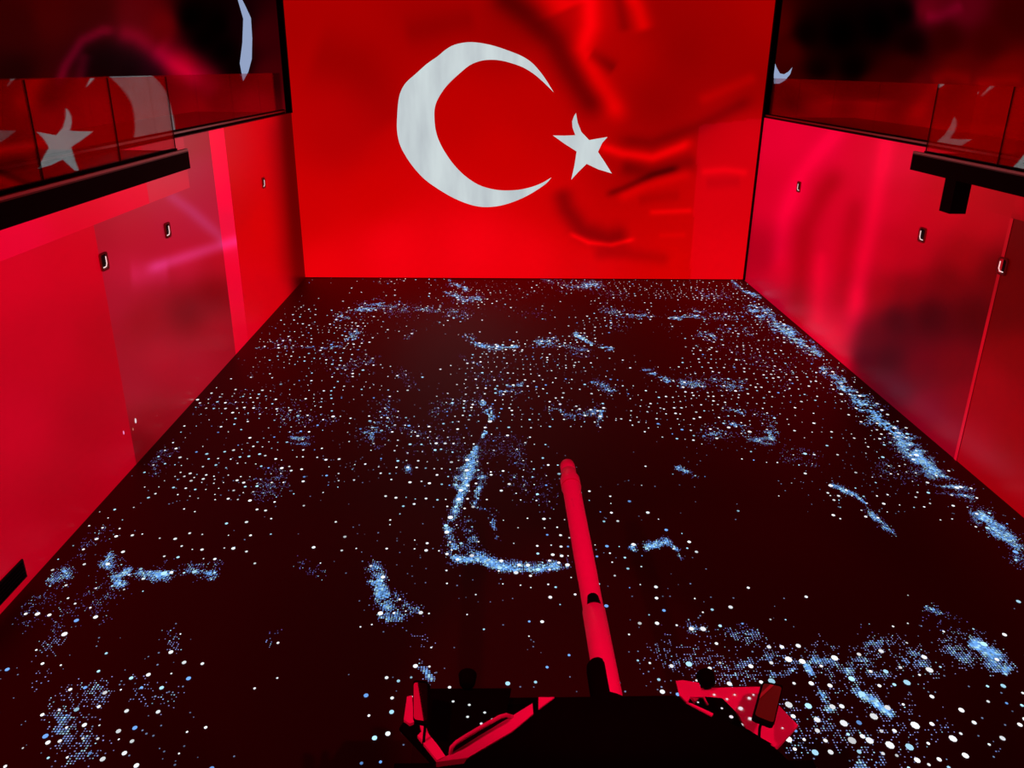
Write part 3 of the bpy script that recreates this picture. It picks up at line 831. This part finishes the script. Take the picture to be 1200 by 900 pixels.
# dark equipment on the deck beside the right fender
prism('deck_hatch', W3([(822, 816), (846, 818), (862, 834), (870, 852), (905, 872), (830, 880), (800, 840)], 1.26), W3([(822, 816), (846, 818), (862, 834), (870, 852), (905, 872), (830, 880), (800, 840)], 1.13), TB, tank, bevel=0.01)
# bits by the left mirror, painted pale where light falls
plate('bracket', W3([(473, 843), (477, 816), (483, 815), (485, 846), (480, 848)], 1.24), 0.03, TL, tank)['label'] = 'pale bracket lit red'
plate('step_plate', W3([(489, 862), (494, 857), (492, 850), (499, 851), (503, 861), (513, 873), (522, 886), (512, 891)], 1.30), 0.03, TL, tank)['label'] = 'pale step plate lit red'
# headlamps
for px in (548, 827):
    c = inv(px, 794, z=1.28)
    lathe_y('headlamp', [(c[1] - 0.11, 0.03), (c[1] - 0.08, 0.075), (c[1] + 0.03, 0.09), (c[1] + 0.04, 0.08)], c[0], 1.28, TB, tank, n=24)
# guard plate right of the gun
gp = prism('lamp_guard', W3([(792, 798), (800, 797), (819, 800), (825, 817), (808, 815), (805, 823), (796, 814)], 1.52), W3([(792, 800), (800, 799), (819, 802), (825, 819), (808, 817), (805, 825), (796, 816)], 1.48), TL, tank)
gp['label'] = 'pale lamp guard lit red'
tube('guard_rod', [tuple(inv(805, 823, z=1.5)), tuple(inv(808, 816, z=1.52)), tuple(inv(824, 816, z=1.52)), tuple(inv(829, 826, z=1.45))], 0.012, TL, tank)

# turret: unlit roof painted black, lit cheek edge painted pale
RZ = 2.12
roof = W3([(650, 817), (790, 815), (806, 825), (868, 853), (908, 876)], RZ) + [(CX + 1.45, 3.9, RZ), (CX + 1.4, 1.2, RZ), (CX + 0.9, 0.3, RZ), (CX - 0.9, 0.3, RZ), (CX - 1.4, 1.2, RZ), (CX - 1.45, 3.9, RZ)] + W3([(548, 888), (600, 857), (631, 831)], RZ)
cx_, cy_ = CX, 2.6
low = [(cx_ + (p[0] - cx_) * 0.96, cy_ + (p[1] - cy_) * 0.97, 1.13) for p in roof]
prism('turret', roof, low, TB, tank)
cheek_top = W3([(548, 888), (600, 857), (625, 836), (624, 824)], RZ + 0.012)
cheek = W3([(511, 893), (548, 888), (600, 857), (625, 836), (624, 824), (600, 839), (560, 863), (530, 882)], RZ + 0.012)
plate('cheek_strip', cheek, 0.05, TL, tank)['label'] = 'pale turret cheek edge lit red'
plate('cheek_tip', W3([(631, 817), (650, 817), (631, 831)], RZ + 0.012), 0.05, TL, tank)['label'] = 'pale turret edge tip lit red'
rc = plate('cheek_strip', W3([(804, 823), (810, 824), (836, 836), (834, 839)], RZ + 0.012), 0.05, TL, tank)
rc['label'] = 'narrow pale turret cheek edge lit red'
hp = [(528, 883), (529, 876), (535, 870), (546, 863), (566, 851), (586, 840), (593, 838), (600, 840)]
hz = [RZ + 0.01, RZ + 0.06] + [RZ + 0.09] * 4 + [RZ + 0.06, RZ + 0.01]
tube('grab_rail', [tuple(inv(x, y, z=z)) for (x, y), z in zip(hp, hz)], 0.016, TL, tank)['label'] = 'pale grab rail lit red'
# cupola and hatch further back, black on black
for (hx, hy, hr) in ((CX + 0.55, 2.6, 0.42), (CX - 0.6, 2.4, 0.36)):
    bm = bmesh.new()
    bmesh.ops.create_cone(bm, cap_ends=True, segments=28, radius1=hr, radius2=hr * 0.9, depth=0.16)
    bmesh.ops.translate(bm, vec=(hx, hy, RZ + 0.08), verts=bm.verts)
    bm_obj('hatch', bm, TB, tank)

# gun: barrel lies along the hall
GZ = 1.90
yb = lambda py: inv(690, py, z=GZ)[1]
lathe_y('mantlet', [(4.75, 0.26), (5.15, 0.20), (5.26, 0.16), (5.30, 0.15)], CX - 0.02, GZ - 0.05, TB, tank)
barrel = lathe_y('barrel', [(5.2, 0.103), (6.4, 0.103), (7.0, 0.104), (7.005, 0.107), (8.90, 0.111), (8.92, 0.124), (9.14, 0.124), (9.24, 0.098), (9.34, 0.097), (9.345, 0.090), (9.358, 0.090), (9.363, 0.098), (9.50, 0.098), (9.56, 0.090), (9.60, 0.065), (9.615, 0.02)], CX, GZ, M['barrel'], tank)
sl = lathe_y('sleeve', [(5.22, 0.106), (5.23, 0.112), (6.45, 0.112), (6.46, 0.105)], CX, GZ, M['barrel'], tank)
sl['label'] = 'pale sleeve round the rear of the barrel'
lathe_y('collar_groove', [(8.935, 0.1242), (8.937, 0.1255), (8.949, 0.1255), (8.951, 0.1242)], CX, GZ, M['niche'], tank)
# black half-disc on top of the barrel in front of the sleeve
bm = bmesh.new()
n = 18
fa = [bm.verts.new((CX + 0.072 * math.cos(math.pi * k / n), 6.46, GZ + 0.05 + 0.085 * math.sin(math.pi * k / n))) for k in range(n + 1)]
fb = [bm.verts.new((CX + 0.062 * math.cos(math.pi * k / n), 6.59, GZ + 0.05 + 0.070 * math.sin(math.pi * k / n))) for k in range(n + 1)]
bm.faces.new(fa)
bm.faces.new(fb[::-1])
for k in range(n):
    bm.faces.new((fa[k], fb[k], fb[k + 1], fa[k + 1]))
bm.faces.new((fa[0], fa[n], fb[n], fb[0]))
bm_obj('barrel_half_disc', bm, TB, tank)['label'] = 'black half-disc on the barrel'
# black sleeve added as the shadow on the left of the barrel root
lathe_y('barrel_root_shade', [(5.1, 0.105), (5.60, 0.105), (5.66, 0.098), (5.69, 0.080)], CX - 0.058, GZ + 0.018, TB, tank)


# rear-view mirrors on the front corners
def rear_mirror(corners, aim, z, rad=0.22):
    cpx = np.mean(corners, axis=0)
    c = inv(cpx[0], cpx[1], z=z)
    n = (EYE - c) / np.linalg.norm(EYE - c) + (np.array(aim) - c) / np.linalg.norm(np.array(aim) - c)
    n = n / np.linalg.norm(n)

    def on_plane(px, py):
        d = FW + RT * ((px - 600) / FPX) + UP * ((450 - py) / FPX)
        return EYE + d * (((c - EYE) @ n) / (d @ n))
    P = [on_plane(*p) for p in corners]
    shape = []
    for i in range(4):                            # rounded corners
        p, a, b = P[i], P[i - 1], P[(i + 1) % 4]
        w = rad * min(np.linalg.norm(a - p), np.linalg.norm(b - p))
        a, b = p + (a - p) / np.linalg.norm(a - p) * w, p + (b - p) / np.linalg.norm(b - p) * w
        for t in np.linspace(0, 1, 5):
            shape.append(a * (1 - t) ** 2 + p * 2 * t * (1 - t) + b * t * t)
    ctr = np.mean(P, axis=0)
    ins = [ctr + (p - ctr) * 0.88 for p in shape]
    f = prism('mirror', [tuple(p) for p in shape], [tuple(p - n * 0.035) for p in shape], TB, tank)
    f['label'] = 'black framed rear-view mirror'
    prism('mirror_glass', [tuple(p + n * 0.004) for p in ins], [tuple(p - n * 0.002) for p in ins], M['mirror'], f)
    foot = (P[2] + P[3]) / 2 - n * 0.02
    tube('mirror_arm', [tuple(ctr - n * 0.04), tuple(foot - n * 0.05), (foot[0], foot[1] - 0.02, FZ)], 0.012, TB, tank)
    return f


rear_mirror([(484, 797), (502, 798), (502, 849), (484, 846)], (XL, 9.0, 5.11), 1.55)
rear_mirror([(894, 798), (918, 803), (907, 851), (882, 841)], (XR, 13.2, 3.2), 1.50)

# specks of the projection that land on the vehicle
V2, F2, C2 = [], [], []
V, Fc, Cc = V2, F2, C2
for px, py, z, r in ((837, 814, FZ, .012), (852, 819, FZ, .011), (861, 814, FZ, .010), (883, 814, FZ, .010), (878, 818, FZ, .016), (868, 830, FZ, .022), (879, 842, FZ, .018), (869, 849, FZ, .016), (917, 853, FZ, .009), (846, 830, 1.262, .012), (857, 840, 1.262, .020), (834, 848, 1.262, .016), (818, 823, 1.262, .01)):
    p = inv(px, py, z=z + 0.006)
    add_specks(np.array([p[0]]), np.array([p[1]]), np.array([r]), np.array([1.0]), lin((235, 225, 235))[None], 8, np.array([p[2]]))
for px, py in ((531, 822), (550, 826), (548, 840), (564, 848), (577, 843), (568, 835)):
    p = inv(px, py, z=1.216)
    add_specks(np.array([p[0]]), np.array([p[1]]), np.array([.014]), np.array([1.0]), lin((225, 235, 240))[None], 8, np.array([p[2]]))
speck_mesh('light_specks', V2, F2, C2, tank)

# stray specks of the floor picture catching the side wall
V, Fc, Cc = [], [], []
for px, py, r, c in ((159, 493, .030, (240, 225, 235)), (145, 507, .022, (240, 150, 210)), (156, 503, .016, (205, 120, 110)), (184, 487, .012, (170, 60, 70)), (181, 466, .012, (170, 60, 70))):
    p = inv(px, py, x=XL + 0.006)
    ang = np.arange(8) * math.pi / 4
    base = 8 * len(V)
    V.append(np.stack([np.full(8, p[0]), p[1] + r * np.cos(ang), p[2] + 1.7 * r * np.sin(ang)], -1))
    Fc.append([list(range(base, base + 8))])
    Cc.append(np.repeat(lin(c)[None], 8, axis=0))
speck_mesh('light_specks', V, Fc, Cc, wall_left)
